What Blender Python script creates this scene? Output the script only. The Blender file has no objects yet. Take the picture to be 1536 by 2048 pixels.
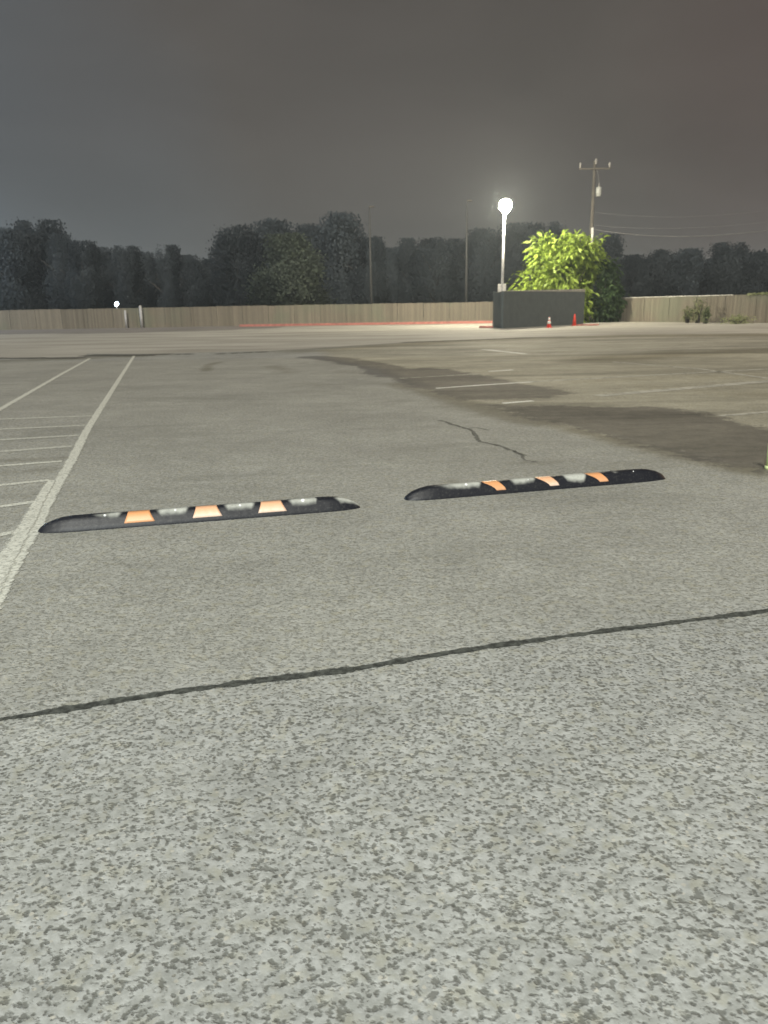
import bpy, bmesh, math, random
import numpy as np
from mathutils import Vector, Matrix, noise

random.seed(7)
rng = np.random.default_rng(7)
S = bpy.context.scene
COL = S.collection
R = math.radians

# ------------------------------------------------------------------ camera
F = 1538.0                      # focal length in photo pixels (1536 x 2048)
PITCH, ROLL, EYE = R(14.85), R(1.0), 1.40
fw = Vector((0, math.cos(PITCH), -math.sin(PITCH)))
u0 = Vector((0, math.sin(PITCH), math.cos(PITCH)))
x0 = Vector((1, 0, 0))
RT = x0 * math.cos(ROLL) - u0 * math.sin(ROLL)
UP = x0 * math.sin(ROLL) + u0 * math.cos(ROLL)
cam_d = bpy.data.cameras.new('camera'); cam = bpy.data.objects.new('camera', cam_d); COL.objects.link(cam)
cam_d.sensor_fit = 'VERTICAL'; cam_d.sensor_height = 24.0; cam_d.lens = 24.0 * F / 2048.0
cam_d.clip_start = 0.05; cam_d.clip_end = 2000
m = Matrix((RT, UP, -fw)).transposed().to_4x4(); m.translation = (0, 0, EYE)
cam.matrix_world = m
S.camera = cam
cam_d.dof.use_dof = True; cam_d.dof.focus_distance = 2.8; cam_d.dof.aperture_fstop = 3.6

def ray(px, py): return fw + RT * ((px - 768) / F) + UP * ((1024 - py) / F)
def G(px, py, z=0.0):
    d = ray(px, py); t = (z - EYE) / d.z
    return Vector((d.x * t, d.y * t, z))
def P(px, py, Y):
    d = ray(px, py); t = Y / d.y
    return Vector((d.x * t, Y, EYE + d.z * t))

# ------------------------------------------------------------------ world: overcast night sky lit by the town
W = bpy.data.worlds.new("World"); S.world = W; W.use_nodes = True
nt = W.node_tree; nt.nodes.clear()
wo = nt.nodes.new('ShaderNodeOutputWorld'); bg = nt.nodes.new('ShaderNodeBackground')
tc = nt.nodes.new('ShaderNodeTexCoord'); sx = nt.nodes.new('ShaderNodeSeparateXYZ')
nt.links.new(tc.outputs['Generated'], sx.inputs[0])
def wmath(op, a, b):
    n = nt.nodes.new('ShaderNodeMath'); n.operation = op
    for i, v in enumerate((a, b)):
        if isinstance(v, (int, float)): n.inputs[i].default_value = v
        elif v is not None: nt.links.new(v, n.inputs[i])
    return n.outputs[0]
rx = nt.nodes.new('ShaderNodeValToRGB')      # left to right over the town
nz = nt.nodes.new('ShaderNodeTexNoise'); nz.inputs['Scale'].default_value = 2.2; nz.inputs['Detail'].default_value = 3
nt.links.new(tc.outputs['Generated'], nz.inputs['Vector'])
az = wmath('ADD', wmath('MULTIPLY', sx.outputs[0], 0.9), 0.5)
az = wmath('ADD', az, wmath('MULTIPLY', wmath('SUBTRACT', nz.outputs[0], 0.5), 0.35))
nt.links.new(az, rx.inputs[0])
cr = rx.color_ramp
cr.elements[0].position = 0.0; cr.elements[0].color = (0.150, 0.185, 0.225, 1)
cr.elements[1].position = 1.0; cr.elements[1].color = (0.100, 0.074, 0.066, 1)
for p, c in ((0.15, (0.114, 0.122, 0.128)), (0.36, (0.111, 0.102, 0.092)), (0.75, (0.106, 0.093, 0.081))):
    e = cr.elements.new(p); e.color = (*c, 1)
rz = nt.nodes.new('ShaderNodeValToRGB'); nt.links.new(sx.outputs[2], rz.inputs[0])
rz.color_ramp.elements[0].color = (0.98, 1.04, 1.03, 1); rz.color_ramp.elements[1].color = (0.80, 0.78, 0.80, 1)
rz.color_ramp.elements[1].position = 0.6
e = rz.color_ramp.elements.new(0.2); e.color = (0.86, 0.86, 0.86, 1)
mx = nt.nodes.new('ShaderNodeMix'); mx.data_type = 'RGBA'; mx.blend_type = 'MULTIPLY'; mx.inputs[0].default_value = 1
nt.links.new(rx.outputs[0], mx.inputs[6]); nt.links.new(rz.outputs[0], mx.inputs[7])
nc = nt.nodes.new('ShaderNodeTexNoise'); nc.inputs['Scale'].default_value = 3.0; nc.inputs['Detail'].default_value = 5; nc.inputs['Distortion'].default_value = 0.6
mp = nt.nodes.new('ShaderNodeMapping'); mp.inputs['Scale'].default_value = (1, 1, 3.0); nt.links.new(tc.outputs['Generated'], mp.inputs[0]); nt.links.new(mp.outputs[0], nc.inputs['Vector'])
cl = wmath('ADD', wmath('MULTIPLY', nc.outputs[0], 0.56), 0.72)
mc = nt.nodes.new('ShaderNodeMix'); mc.data_type = 'RGBA'; mc.blend_type = 'MULTIPLY'; mc.inputs[0].default_value = 1
nt.links.new(mx.outputs[2], mc.inputs[6]); nt.links.new(cl, mc.inputs[7])
nt.links.new(mc.outputs[2], bg.inputs[0]); bg.inputs[1].default_value = 0.98
nt.links.new(bg.outputs[0], wo.inputs[0])

# ------------------------------------------------------------------ lights
def lamp(name, kind, loc, energy, color, size=0.3, **k):
    l = bpy.data.lights.new(name, kind); l.energy = energy; l.color = color
    if kind == 'SUN': l.angle = size
    else: l.shadow_soft_size = size
    o = bpy.data.objects.new(name, l); COL.objects.link(o); o.location = loc
    for a, b in k.items(): setattr(l, a, b)
    return o
# broad light of the floodlit town behind the camera
sun = lamp('sun', 'SUN', (0, 0, 30), 2.85, (1.0, 0.945, 0.815), R(14))
sun.rotation_euler = Vector((0.10, 1.0, -0.95)).to_track_quat('-Z', 'Y').to_euler()
# the lot's own lamps outside the frame
lamp('lot_lamp_behind', 'POINT', (-2.5, -6.5, 7.5), 5600, (0.90, 1.0, 0.99), 0.35)
lamp('lot_lamp_right', 'POINT', (34, 30, 8), 4200, (1.0, 0.62, 0.36), 0.35)
lamp('lot_lamp_left', 'POINT', (-46, 66, 11), 4500, (0.42, 0.68, 1.0), 0.35)
S.view_settings.view_transform = 'Standard'; S.view_settings.look = 'None'
S.view_settings.exposure = 0.0; S.view_settings.gamma = 1.0
S.cycles.max_bounces = 6; S.cycles.transparent_max_bounces = 16; S.cycles.volume_bounces = 0

# ------------------------------------------------------------------ material helpers
class NT:
    def __init__(s, name):
        s.m = bpy.data.materials.new(name); s.m.use_nodes = True
        s.t = s.m.node_tree; s.t.nodes.clear()
        s.out = s.t.nodes.new('ShaderNodeOutputMaterial')
        s.tc = s.t.nodes.new('ShaderNodeTexCoord')
    def n(s, typ, **k):
        n = s.t.nodes.new(typ)
        for a, b in k.items(): setattr(n, a, b)
        return n
    def link(s, a, b): s.t.links.new(a, b)
    def put(s, sock, v):
        if isinstance(v, bpy.types.NodeSocket): s.link(v, sock)
        elif isinstance(v, tuple) and len(v) == 3 and sock.type == 'RGBA': sock.default_value = (*v, 1)
        else: sock.default_value = v
    def math(s, op, a, b=0.0, c=None, clamp=False):
        n = s.n('ShaderNodeMath', operation=op, use_clamp=clamp)
        s.put(n.inputs[0], a); s.put(n.inputs[1], b)
        if c is not None: s.put(n.inputs[2], c)
        return n.outputs[0]
    def mapr(s, v, a, b, c=0.0, d=1.0, smooth=True):
        n = s.n('ShaderNodeMapRange', interpolation_type='SMOOTHSTEP' if smooth else 'LINEAR')
        for i, q in enumerate((v, a, b, c, d)): s.put(n.inputs[i], q)
        return n.outputs[0]
    def noise(s, scale, detail=3, rough=0.55, vec=None, dist=0.0):
        n = s.n('ShaderNodeTexNoise'); n.inputs['Scale'].default_value = scale
        n.inputs['Detail'].default_value = detail; n.inputs['Roughness'].default_value = rough
        n.inputs['Distortion'].default_value = dist
        s.link(vec or s.tc.outputs['Object'], n.inputs['Vector'])
        return n.outputs[0]
    def voro(s, scale, vec=None, feature='F1', out=0):
        n = s.n('ShaderNodeTexVoronoi', feature=feature); n.inputs['Scale'].default_value = scale
        s.link(vec or s.tc.outputs['Object'], n.inputs['Vector'])
        return n.outputs[out]
    def mix(s, f, a, b, blend='MIX'):
        n = s.n('ShaderNodeMix', data_type='RGBA', blend_type=blend)
        s.put(n.inputs[0], f); s.put(n.inputs[6], a); s.put(n.inputs[7], b)
        return n.outputs[2]
    def vmap(s, scale=(1, 1, 1), src=None):
        n = s.n('ShaderNodeMapping'); n.inputs['Scale'].default_value = scale
        s.link(src or s.tc.outputs['Object'], n.inputs[0]); return n.outputs[0]
    def attr(s, name, out='Fac'):
        n = s.n('ShaderNodeAttribute'); n.attribute_name = name; return n.outputs[out]
    def bsdf(s, color, rough=0.8, metal=0.0, bump=None, bs=0.3, bd=0.01, spec=0.5):
        n = s.n('ShaderNodeBsdfPrincipled')
        s.put(n.inputs['Base Color'], color); s.put(n.inputs['Roughness'], rough); s.put(n.inputs['Metallic'], metal)
        s.put(n.inputs['Specular IOR Level'], spec)
        if bump is not None:
            b = s.n('ShaderNodeBump'); b.inputs['Strength'].default_value = bs; b.inputs['Distance'].default_value = bd
            s.link(bump, b.inputs['Height']); s.link(b.outputs[0], n.inputs['Normal'])
        return n.outputs[0]
    def done(s, sh, cutout=None):
        if cutout is not None:
            tr = s.n('ShaderNodeBsdfTransparent'); mxn = s.n('ShaderNodeMixShader')
            s.put(mxn.inputs[0], cutout); s.link(tr.outputs[0], mxn.inputs[1]); s.link(sh, mxn.inputs[2]); sh = mxn.outputs[0]
        s.link(sh, s.out.inputs[0]); return s.m

def simple(name, col, rough=0.7, metal=0.0, var=0.25, scale=6.0, spec=0.5, bump=0.0):
    t = NT(name); n = t.noise(scale, 4)
    f = t.mapr(n, 0.3, 0.7, 1 - var, 1 + var, False)
    cc = t.mix(1.0, col, f, 'MULTIPLY')
    return t.done(t.bsdf(cc, rough, metal, n if bump else None, bump, spec=spec))

def aggregate(t, base_lo, base_hi, spot):
    """pale worn asphalt with dark stones and pits"""
    warp = t.n('ShaderNodeTexNoise'); warp.inputs['Scale'].default_value = 38; warp.inputs['Detail'].default_value = 2
    t.link(t.tc.outputs['Object'], warp.inputs['Vector'])
    vm = t.n('ShaderNodeVectorMath', operation='SCALE'); t.link(warp.outputs[1], vm.inputs[0]); vm.inputs[3].default_value = 0.010
    va = t.n('ShaderNodeVectorMath', operation='ADD'); t.link(t.tc.outputs['Object'], va.inputs[0]); t.link(vm.outputs[0], va.inputs[1])
    vec = va.outputs[0]
    n1 = t.noise(60, 1.8, 0.5, vec)
    n2 = t.noise(34, 2, 0.5)
    n3 = t.noise(3.5, 3, 0.6)
    big = t.noise(0.55, 4, 0.6)
    thr = t.math('ADD', 0.442, t.math('MULTIPLY', t.math('SUBTRACT', n2, 0.5), 0.30))
    thr = t.math('ADD', thr, t.math('MULTIPLY', t.math('SUBTRACT', n3, 0.5), 0.10))
    d = t.math('SUBTRACT', n1, thr)
    spots = t.mapr(d, -0.13, 0.07, 1.0, 0.0)
    v = t.voro(70, vec); vc = t.voro(70, vec, out=1)
    sp = t.n('ShaderNodeSeparateColor'); t.link(vc, sp.inputs[0])
    pit = t.math('MULTIPLY', t.mapr(t.math('ADD', v, t.math('MULTIPLY', t.math('SUBTRACT', t.noise(120, 2), 0.5), 0.7)), 0.22, 0.55, 1.0, 0.0), t.mapr(sp.outputs[0], 0.70, 0.78, 0.0, 1.0))
    stone = t.math('MULTIPLY', t.mapr(v, 0.3, 0.5, 1.0, 0.0), t.mapr(sp.outputs[1], 0.90, 0.94, 0.0, 1.0))
    tone = t.mix(t.mapr(t.noise(26, 4, 0.65), 0.35, 0.65), base_lo, base_hi)
    tone = t.mix(t.math('MULTIPLY', t.mapr(t.noise(15, 3, 0.6, t.vmap((1, 1, 1))), 0.5, 0.68), 0.35), tone, (0.33, 0.31, 0.22))
    tone = t.mix(t.math('MULTIPLY', stone, 0.45), tone, (0.50, 0.46, 0.38))
    fine = t.attr('fine')
    c = t.mix(t.math('MULTIPLY', spots, t.mapr(fine, 0, 1, 0.72, 0.46, False)), tone, spot)
    c = t.mix(fine, c, t.mix(1.0, c, (0.965, 0.95, 0.91), 'MULTIPLY'))
    c = t.mix(t.math('MULTIPLY', pit, t.mapr(fine, 0, 1, 0.62, 0.30, False)), c, tuple(x * 0.7 for x in spot))
    c = t.mix(1.0, c, t.mapr(big, 0.3, 0.7, 0.86, 1.12, False), 'MULTIPLY')
    c = t.mix(1.0, c, t.mapr(n3, 0.3, 0.7, 0.90, 1.08, False), 'MULTIPLY')
    st = t.noise(0.8, 6, 0.7, t.vmap((0.45, 1.3, 1)), 0.8)
    c = t.mix(t.math('MULTIPLY', t.mapr(st, 0.50, 0.68), 0.30), c, tuple(x * 1.6 for x in spot))
    st2 = t.noise(1.3, 5, 0.65, t.vmap((0.8, 1.1, 1)), 1.2)
    c = t.mix(t.math('MULTIPLY', t.mapr(st2, 0.56, 0.70), 0.22), c, (0.44, 0.44, 0.41))
    h = t.math('SUBTRACT', 1.0, t.math('MAXIMUM', spots, pit))
    h = t.math('ADD', h, t.math('MULTIPLY', n1, 0.8))
    return c, h

# asphalt, with attributes holding stains: 'sealed' dark sealer, 'brown' dirt
t = NT('asphalt')
c, h = aggregate(t, (0.278, 0.281, 0.262), (0.385, 0.389, 0.370), (0.088, 0.088, 0.074))
edge = t.math('ADD', t.noise(5.5, 7, 0.78), t.math('MULTIPLY', t.noise(0.9, 3), 0.6))
edge = t.math('MULTIPLY', t.math('SUBTRACT', edge, 0.8), 1.5)
sealed = t.mapr(t.math('ADD', t.attr('sealed'), edge), 0.30, 0.62)
streak = t.noise(0.8, 4, 0.6, t.vmap((0.35, 2.2, 1)))
sealed = t.math('MULTIPLY', sealed, t.mapr(streak, 0.30, 0.62, 1.0, 0.82))
sealed = t.math('MULTIPLY', sealed, t.mapr(t.noise(2.4, 7, 0.8), 0.54, 0.68, 1.0, 0.85))
dirt = t.mapr(t.math('ADD', t.attr('dirt'), t.math('MULTIPLY', edge, 0.8)), 0.15, 0.95)
c = t.mix(t.math('MULTIPLY', dirt, 0.68), c, (0.13, 0.12, 0.085))
c = t.mix(t.math('MULTIPLY', sealed, 0.90), c, t.mix(t.mapr(t.noise(5, 5, 0.7), 0.3, 0.7), (0.072, 0.070, 0.069), (0.118, 0.112, 0.106)))
oldlot = t.attr('old')
lane = t.math('ADD', t.math('MULTIPLY', t.noise(0.42, 5, 0.65, t.vmap((0.22, 1.3, 1)), 0.5), 0.7), t.math('MULTIPLY', t.noise(1.1, 6, 0.75, t.vmap((0.6, 1.2, 1))), 0.3))
oc = t.mix(1.0, c, t.mapr(lane, 0.38, 0.60, 0.66, 1.34, False), 'MULTIPLY')
oc = t.mix(1.0, oc, (1.02, 0.97, 0.85), 'MULTIPLY')
c = t.mix(oldlot, c, oc)
M_ASPH = t.done(t.bsdf(c, 0.82, 0, h, 0.55, 0.004, spec=0.3))

t = NT('concrete')
n = t.noise(0.25, 5, 0.6, t.vmap((0.5, 1.6, 1)))
c = t.mix(t.mapr(n, 0.3, 0.7), (0.25, 0.235, 0.20), (0.40, 0.385, 0.34))
c = t.mix(1.0, c, t.mapr(t.noise(9, 4), 0.3, 0.7, 0.9, 1.08, False), 'MULTIPLY')
M_CONC = t.done(t.bsdf(c, 0.85, 0, t.noise(60, 3), 0.2, 0.003))

t = NT('soil')
c = t.mix(t.mapr(t.noise(1.2, 5), 0.3, 0.7), (0.055, 0.058, 0.03), (0.12, 0.10, 0.065))
M_SOIL = t.done(t.bsdf(c, 0.95, 0, t.noise(12, 4), 0.6, 0.03))
t = NT('verge_dirt')
c = t.mix(t.mapr(t.noise(0.7, 5, 0.6, t.vmap((0.4, 1.5, 1))), 0.3, 0.7), (0.15, 0.135, 0.12), (0.225, 0.205, 0.185))
M_VERGE = t.done(t.bsdf(c, 0.95, 0, t.noise(12, 4), 0.5, 0.02))

def strip_mat(name, col, dark, width_soft=0.35, wear=0.25, rough=0.75, nscale=30, cover=1.0):
    """ragged painted or tarred strip: uv.y runs 0..1 across"""
    t = NT(name)
    uv = t.n('ShaderNodeSeparateXYZ'); t.link(t.tc.outputs['UV'], uv.inputs[0])
    a = t.math('MULTIPLY', t.math('ABSOLUTE', t.math('SUBTRACT', uv.outputs[1], 0.5)), 2.0)
    e = t.math('MULTIPLY', t.math('SUBTRACT', t.noise(nscale, 4, 0.65), 0.5), 1.1)
    e2 = t.math('MULTIPLY', t.math('SUBTRACT', t.noise(nscale * 0.2, 3), 0.5), 0.5)
    k = t.mapr(t.math('ADD', t.math('ADD', a, e), e2), 0.62, 0.62 + width_soft, cover, 0.0)
    w = t.mapr(t.noise(nscale * 1.6, 4, 0.7), 0.34, 0.50, 1 - wear, 1.0)
    c = t.mix(t.mapr(t.noise(nscale * 0.8, 3), 0.35, 0.65), dark, col)
    return t.done(t.bsdf(c, rough), t.math('MULTIPLY', k, w))
M_PAINT = strip_mat('worn_paint', (0.62, 0.62, 0.55), (0.50, 0.50, 0.44), 0.3, 0.45)
M_PAINT_F = strip_mat('faded_paint', (0.58, 0.58, 0.51), (0.46, 0.46, 0.41), 0.6, 0.45, cover=0.85)
M_PAINT_W = strip_mat('white_paint', (0.85, 0.85, 0.80), (0.76, 0.76, 0.70), 0.5, 0.15, nscale=3)
M_PAINT_O = strip_mat('old_paint', (0.58, 0.56, 0.48), (0.44, 0.43, 0.37), 0.7, 0.5, nscale=3, cover=0.75)
M_CRACK = strip_mat('crack_dark', (0.070, 0.074, 0.064), (0.022, 0.024, 0.020), 0.45, 0.40, 0.95, 42)
M_CRACK_F = strip_mat('crack_far', (0.11, 0.11, 0.09), (0.05, 0.05, 0.04), 0.6, 0.4, 0.95, 9, cover=0.80)

M_CRACK_S = strip_mat('crack_thin', (0.13, 0.13, 0.11), (0.05, 0.05, 0.04), 0.7, 0.6, 0.95, 14, cover=0.55)

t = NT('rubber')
d = t.attr('rim_pale'); n = t.noise(26, 4, 0.6)
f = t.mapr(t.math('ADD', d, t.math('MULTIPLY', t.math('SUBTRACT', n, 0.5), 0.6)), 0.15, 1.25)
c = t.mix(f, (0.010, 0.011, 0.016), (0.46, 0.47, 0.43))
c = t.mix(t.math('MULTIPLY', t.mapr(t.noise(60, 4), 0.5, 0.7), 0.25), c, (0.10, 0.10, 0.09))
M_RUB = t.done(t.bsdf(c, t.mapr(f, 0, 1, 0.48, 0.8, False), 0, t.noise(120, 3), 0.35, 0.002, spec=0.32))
def reflector_mat(name, lo, hi):
    t = NT(name)
    z = t.n('ShaderNodeSeparateXYZ'); t.link(t.tc.outputs['Object'], z.inputs[0])
    f = t.mapr(t.math('ADD', z.outputs[2], t.math('MULTIPLY', t.noise(30, 3), 0.03)), 0.035, 0.095)
    c = t.mix(f, lo, hi)
    v = t.voro(260); c = t.mix(1.0, c, t.mapr(v, 0.0, 0.8, 1.04, 0.92, False), 'MULTIPLY')
    return t.done(t.bsdf(c, 0.42))
M_REFO = reflector_mat('reflector_orange', (0.80, 0.43, 0.24), (0.72, 0.34, 0.15))
M_REFP = reflector_mat('reflector_peach', (0.90, 0.70, 0.58), (0.78, 0.44, 0.26))
M_BOLT = simple('bolt_glint', (0.96, 0.97, 0.98), 0.2, 0.0, 0.0, spec=1.0)  # white colour stands for the lamp glints on the bolt heads

M_POLE = simple('painted_steel', (0.42, 0.42, 0.42), 0.5, 0.0)
M_FARP = simple('dull_pole', (0.055, 0.056, 0.055), 0.8)
M_BOX = simple('pale_metal', (0.62, 0.61, 0.58), 0.5)
M_UPOLE = simple('weathered_pole', (0.080, 0.073, 0.063), 0.9, 0, 0.3, 3)
M_XFMR = simple('transformer_grey', (0.27, 0.28, 0.27), 0.5)
M_PORC = simple('porcelain', (0.22, 0.21, 0.20), 0.3)
M_WIRE = simple('cable', (0.11, 0.11, 0.11), 0.5)
M_ENC = simple('charcoal_render', (0.093, 0.109, 0.110), 0.75, 0, 0.10, 2.5, 0.3, 0.1)
M_COPE = simple('coping_stone', (0.30, 0.29, 0.26), 0.8)
M_RED = simple('red_paint', (0.38, 0.15, 0.125), 0.7, 0, 0.3, 4)
M_CONE = simple('cone_orange', (0.85, 0.09, 0.06), 0.5)
M_CONEW = simple('cone_white', (0.80, 0.80, 0.76), 0.4)
M_POST = simple('galvanised_post', (0.42, 0.42, 0.43), 0.5)
M_PGREEN = simple('marker_green', (0.62, 0.72, 0.36), 0.4)
M_RAIL = simple('top_rail_pale', (0.52, 0.51, 0.47), 0.5)
def emis(name, col, st):
    t = NT(name); e = t.n('ShaderNodeEmission'); e.inputs[0].default_value = (*col, 1); e.inputs[1].default_value = st
    return t.done(e.outputs[0])
M_GLOW = emis('lamp_glow', (1.0, 0.91, 0.68), 1500)
M_GLOWB = emis('far_lamp_glow', (0.72, 0.88, 1.0), 30)

t = NT('fence_boards')
cb = t.attr('shade')
n = t.noise(5, 5, 0.65, t.vmap((3, 3, 0.35)))
f = t.math('ADD', t.math('MULTIPLY', cb, 0.6), t.math('MULTIPLY', n, 0.5))
c = t.mix(t.mapr(f, 0.25, 0.8, 0, 1, False), (0.115, 0.102, 0.078), (0.225, 0.198, 0.155))
c = t.mix(t.math('MULTIPLY', t.mapr(t.noise(0.22, 3), 0.5, 0.68), 0.5), c, (0.15, 0.17, 0.12))
M_FENCE = t.done(t.bsdf(c, 0.9))

def leaf_mat(name, a, b, transl=0.25, scale=0.9, rough=0.6, soft=0.0):
    t = NT(name)
    geo = t.n('ShaderNodeNewGeometry'); pos = geo.outputs['Position']
    f = t.mapr(t.math('ADD', t.math('MULTIPLY', t.noise(scale, 4, 0.6, pos), 0.7), t.math('MULTIPLY', t.attr('shade'), 0.3)), 0.3, 0.7)
    oi = t.n('ShaderNodeObjectInfo')
    c = t.mix(f, a, b)
    c = t.mix(1.0, c, t.mapr(oi.outputs['Random'], 0, 1, 0.75, 1.3, False), 'MULTIPLY')
    s = t.bsdf(c, rough, spec=0.25)
    tr = t.n('ShaderNodeBsdfTranslucent'); t.link(c, tr.inputs[0])
    if soft:        # leaves follow the rounding of their crown
        va = t.n('ShaderNodeVectorMath', operation='SUBTRACT'); t.link(t.tc.outputs['Object'], va.inputs[0]); va.inputs[1].default_value = (0, 0, 0.45)
        vt = t.n('ShaderNodeVectorTransform', vector_type='NORMAL', convert_from='OBJECT', convert_to='WORLD'); t.link(va.outputs[0], vt.inputs[0])
        vn = t.n('ShaderNodeVectorMath', operation='NORMALIZE'); t.link(vt.outputs[0], vn.inputs[0])
        vs = t.n('ShaderNodeVectorMath', operation='SCALE'); t.link(vn.outputs[0], vs.inputs[0]); vs.inputs[3].default_value = soft
        vg = t.n('ShaderNodeVectorMath', operation='ADD'); t.link(vs.outputs[0], vg.inputs[0]); t.link(geo.outputs['Normal'], vg.inputs[1])
        vm_ = t.n('ShaderNodeVectorMath', operation='NORMALIZE'); t.link(vg.outputs[0], vm_.inputs[0])
        t.link(vm_.outputs[0], s.node.inputs['Normal']); t.link(vm_.outputs[0], tr.inputs['Normal'])
    ms = t.n('ShaderNodeMixShader'); ms.inputs[0].default_value = transl
    t.link(s, ms.inputs[1]); t.link(tr.outputs[0], ms.inputs[2])
    return t.done(ms.outputs[0])
M_LEAF_D = leaf_mat('foliage_dark', (0.062, 0.078, 0.092), (0.080, 0.098, 0.110), 0.45, 0.35, soft=2.0)
M_LEAF_G = leaf_mat('foliage_green', (0.074, 0.094, 0.074), (0.105, 0.128, 0.094), 0.45, 0.35, soft=2.0)
M_LEAF_B = leaf_mat('foliage_bush', (0.13, 0.20, 0.025), (0.30, 0.40, 0.07), 0.3, 1.6, 0.5)
M_LEAF_S = leaf_mat('foliage_shrub', (0.030, 0.060, 0.022), (0.06, 0.10, 0.035), 0.4)
M_LEAF_Y = leaf_mat('foliage_vine', (0.21, 0.24, 0.12), (0.30, 0.32, 0.18), 0.4)
M_LEAF_M = leaf_mat('foliage_weed', (0.13, 0.17, 0.08), (0.19, 0.22, 0.12), 0.4)
M_BARK = simple('bark', (0.050, 0.046, 0.042), 0.95, 0, 0.3, 4)

# ------------------------------------------------------------------ mesh helpers
def mesh_obj(name, verts, faces, mat, parent=None, smooth=False):
    me = bpy.data.meshes.new(name); me.from_pydata([tuple(v) for v in verts], [], faces)
    me.materials.append(mat)
    if smooth: me.polygons.foreach_set('use_smooth', [True] * len(me.polygons))
    me.update()
    o = bpy.data.objects.new(name, me); COL.objects.link(o)
    if parent: o.parent = parent
    return o
def tag(o, label=None, cat=None, group=None, kind=None):
    if label: o['label'] = label
    if cat: o['category'] = cat
    if group: o['group'] = group
    if kind: o['kind'] = kind
    return o
def thing(name, loc, label, cat, group=None, rz=0):
    o = bpy.data.objects.new(name, None); COL.objects.link(o); o.empty_display_size = 0.3
    o.location = loc; o.rotation_euler.z = rz
    return tag(o, label, cat, group)
class MB:
    def __init__(s): s.v = []; s.f = []
    def box(s, c, d, M=None, taper=1.0):
        b = len(s.v)
        for z in (-1, 1):
            k = taper if z > 0 else 1
            for x, y in ((-1, -1), (1, -1), (1, 1), (-1, 1)):
                v = Vector((c[0] + x * d[0] / 2 * k, c[1] + y * d[1] / 2 * k, c[2] + z * d[2] / 2))
                s.v.append(M @ v if M else v)
        s.f += [tuple(b + i for i in q) for q in ((3, 2, 1, 0), (4, 5, 6, 7), (0, 1, 5, 4), (1, 2, 6, 5), (2, 3, 7, 6), (3, 0, 4, 7))]
        return s
    def tube(s, pts, rads, n=10, cap=True):
        pts = [Vector(p) for p in pts]; b = len(s.v)
        if isinstance(rads, (int, float)): rads = [rads] * len(pts)
        for i, p in enumerate(pts):
            d = (pts[min(i + 1, len(pts) - 1)] - pts[max(i - 1, 0)]).normalized()
            a = d.orthogonal().normalized() if abs(d.z) > 0.9 else d.cross(Vector((0, 0, 1))).normalized()
            if abs(d.z) > 0.9: a = (Vector((1, 0, 0)) - d * d.x).normalized()
            c = d.cross(a)
            for k in range(n):
                q = 2 * math.pi * k / n
                s.v.append(p + (a * math.cos(q) + c * math.sin(q)) * rads[i])
        for i in range(len(pts) - 1):
            for k in range(n):
                k2 = (k + 1) % n
                s.f.append((b + i * n + k, b + i * n + k2, b + (i + 1) * n + k2, b + (i + 1) * n + k))
        if cap:
            s.f.append(tuple(b + k for k in reversed(range(n)))); s.f.append(tuple(b + (len(pts) - 1) * n + k for k in range(n)))
        return s
    def lathe(s, prof, c=(0, 0, 0), n=20):
        b = len(s.v)
        for r, z in prof:
            for k in range(n):
                q = 2 * math.pi * k / n; s.v.append(Vector((c[0] + r * math.cos(q), c[1] + r * math.sin(q), c[2] + z)))
        for i in range(len(prof) - 1):
            for k in range(n):
                k2 = (k + 1) % n
                s.f.append((b + i * n + k, b + i * n + k2, b + (i + 1) * n + k2, b + (i + 1) * n + k))
        s.f.append(tuple(b + k for k in reversed(range(n)))); s.f.append(tuple(b + (len(prof) - 1) * n + k for k in range(n)))
        return s
    def build(s, name, mat, parent=None, smooth=False, bevel=0.0):
        o = mesh_obj(name, s.v, s.f, mat, parent, smooth)
        if bevel:
            md = o.modifiers.new('bevel', 'BEVEL'); md.width = bevel; md.segments = 2; md.limit_method = 'ANGLE'
        return o

# ------------------------------------------------------------------ ground
def sheet(name, pts, z, mat):
    return tag(mesh_obj(name, [(p[0], p[1], z) for p in pts], [tuple(range(len(pts)))], mat), kind='structure')
sheet('ground', [(-600, -300), (600, -300), (600, 700), (-600, 700)], -0.03, M_SOIL)

FY = 74.0                                    # back fence line
nx, ny = 420, 300
s_ = np.linspace(-1, 1, nx); xs = 62 * np.sinh(4.2 * s_) / math.sinh(4.2)
q_ = np.linspace(0, 1, ny - 24); ys = np.concatenate([np.linspace(-26, 0.4, 24), 0.5 * (FY / 0.5) ** q_])
X, Y = np.meshgrid(xs, ys)
def poly_px(p): return np.array([[G(a, b).x, G(a, b).y] for a, b in p])
def seg_dist(poly, closed):
    D = np.full(X.shape, 1e9); n = len(poly)
    for i in range(n if closed else n - 1):
        a, b = poly[i], poly[(i + 1) % n]; ab = b - a
        tt = np.clip(((X - a[0]) * ab[0] + (Y - a[1]) * ab[1]) / (ab @ ab + 1e-9), 0, 1)
        D = np.minimum(D, np.hypot(X - a[0] - tt * ab[0], Y - a[1] - tt * ab[1]))
    return D
def inside(poly):
    c = np.zeros(X.shape, bool); n = len(poly)
    for i in range(n):
        (x1, y1), (x2, y2) = poly[i], poly[(i + 1) % n]
        if y1 == y2: continue
        c ^= ((y1 > Y) != (y2 > Y)) & (X < (x2 - x1) * (Y - y1) / (y2 - y1) + x1)
    return c
def area(p, soft):
    poly = poly_px(p); d = seg_dist(poly, True); sd = np.where(inside(poly), d, -d)
    return np.clip(sd / soft * 0.5 + 0.5, 0, 1)
def line(p, w, soft):
    return np.clip(1 - (seg_dist(poly_px(p), False) - w / 2) / soft, 0, 1)
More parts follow.
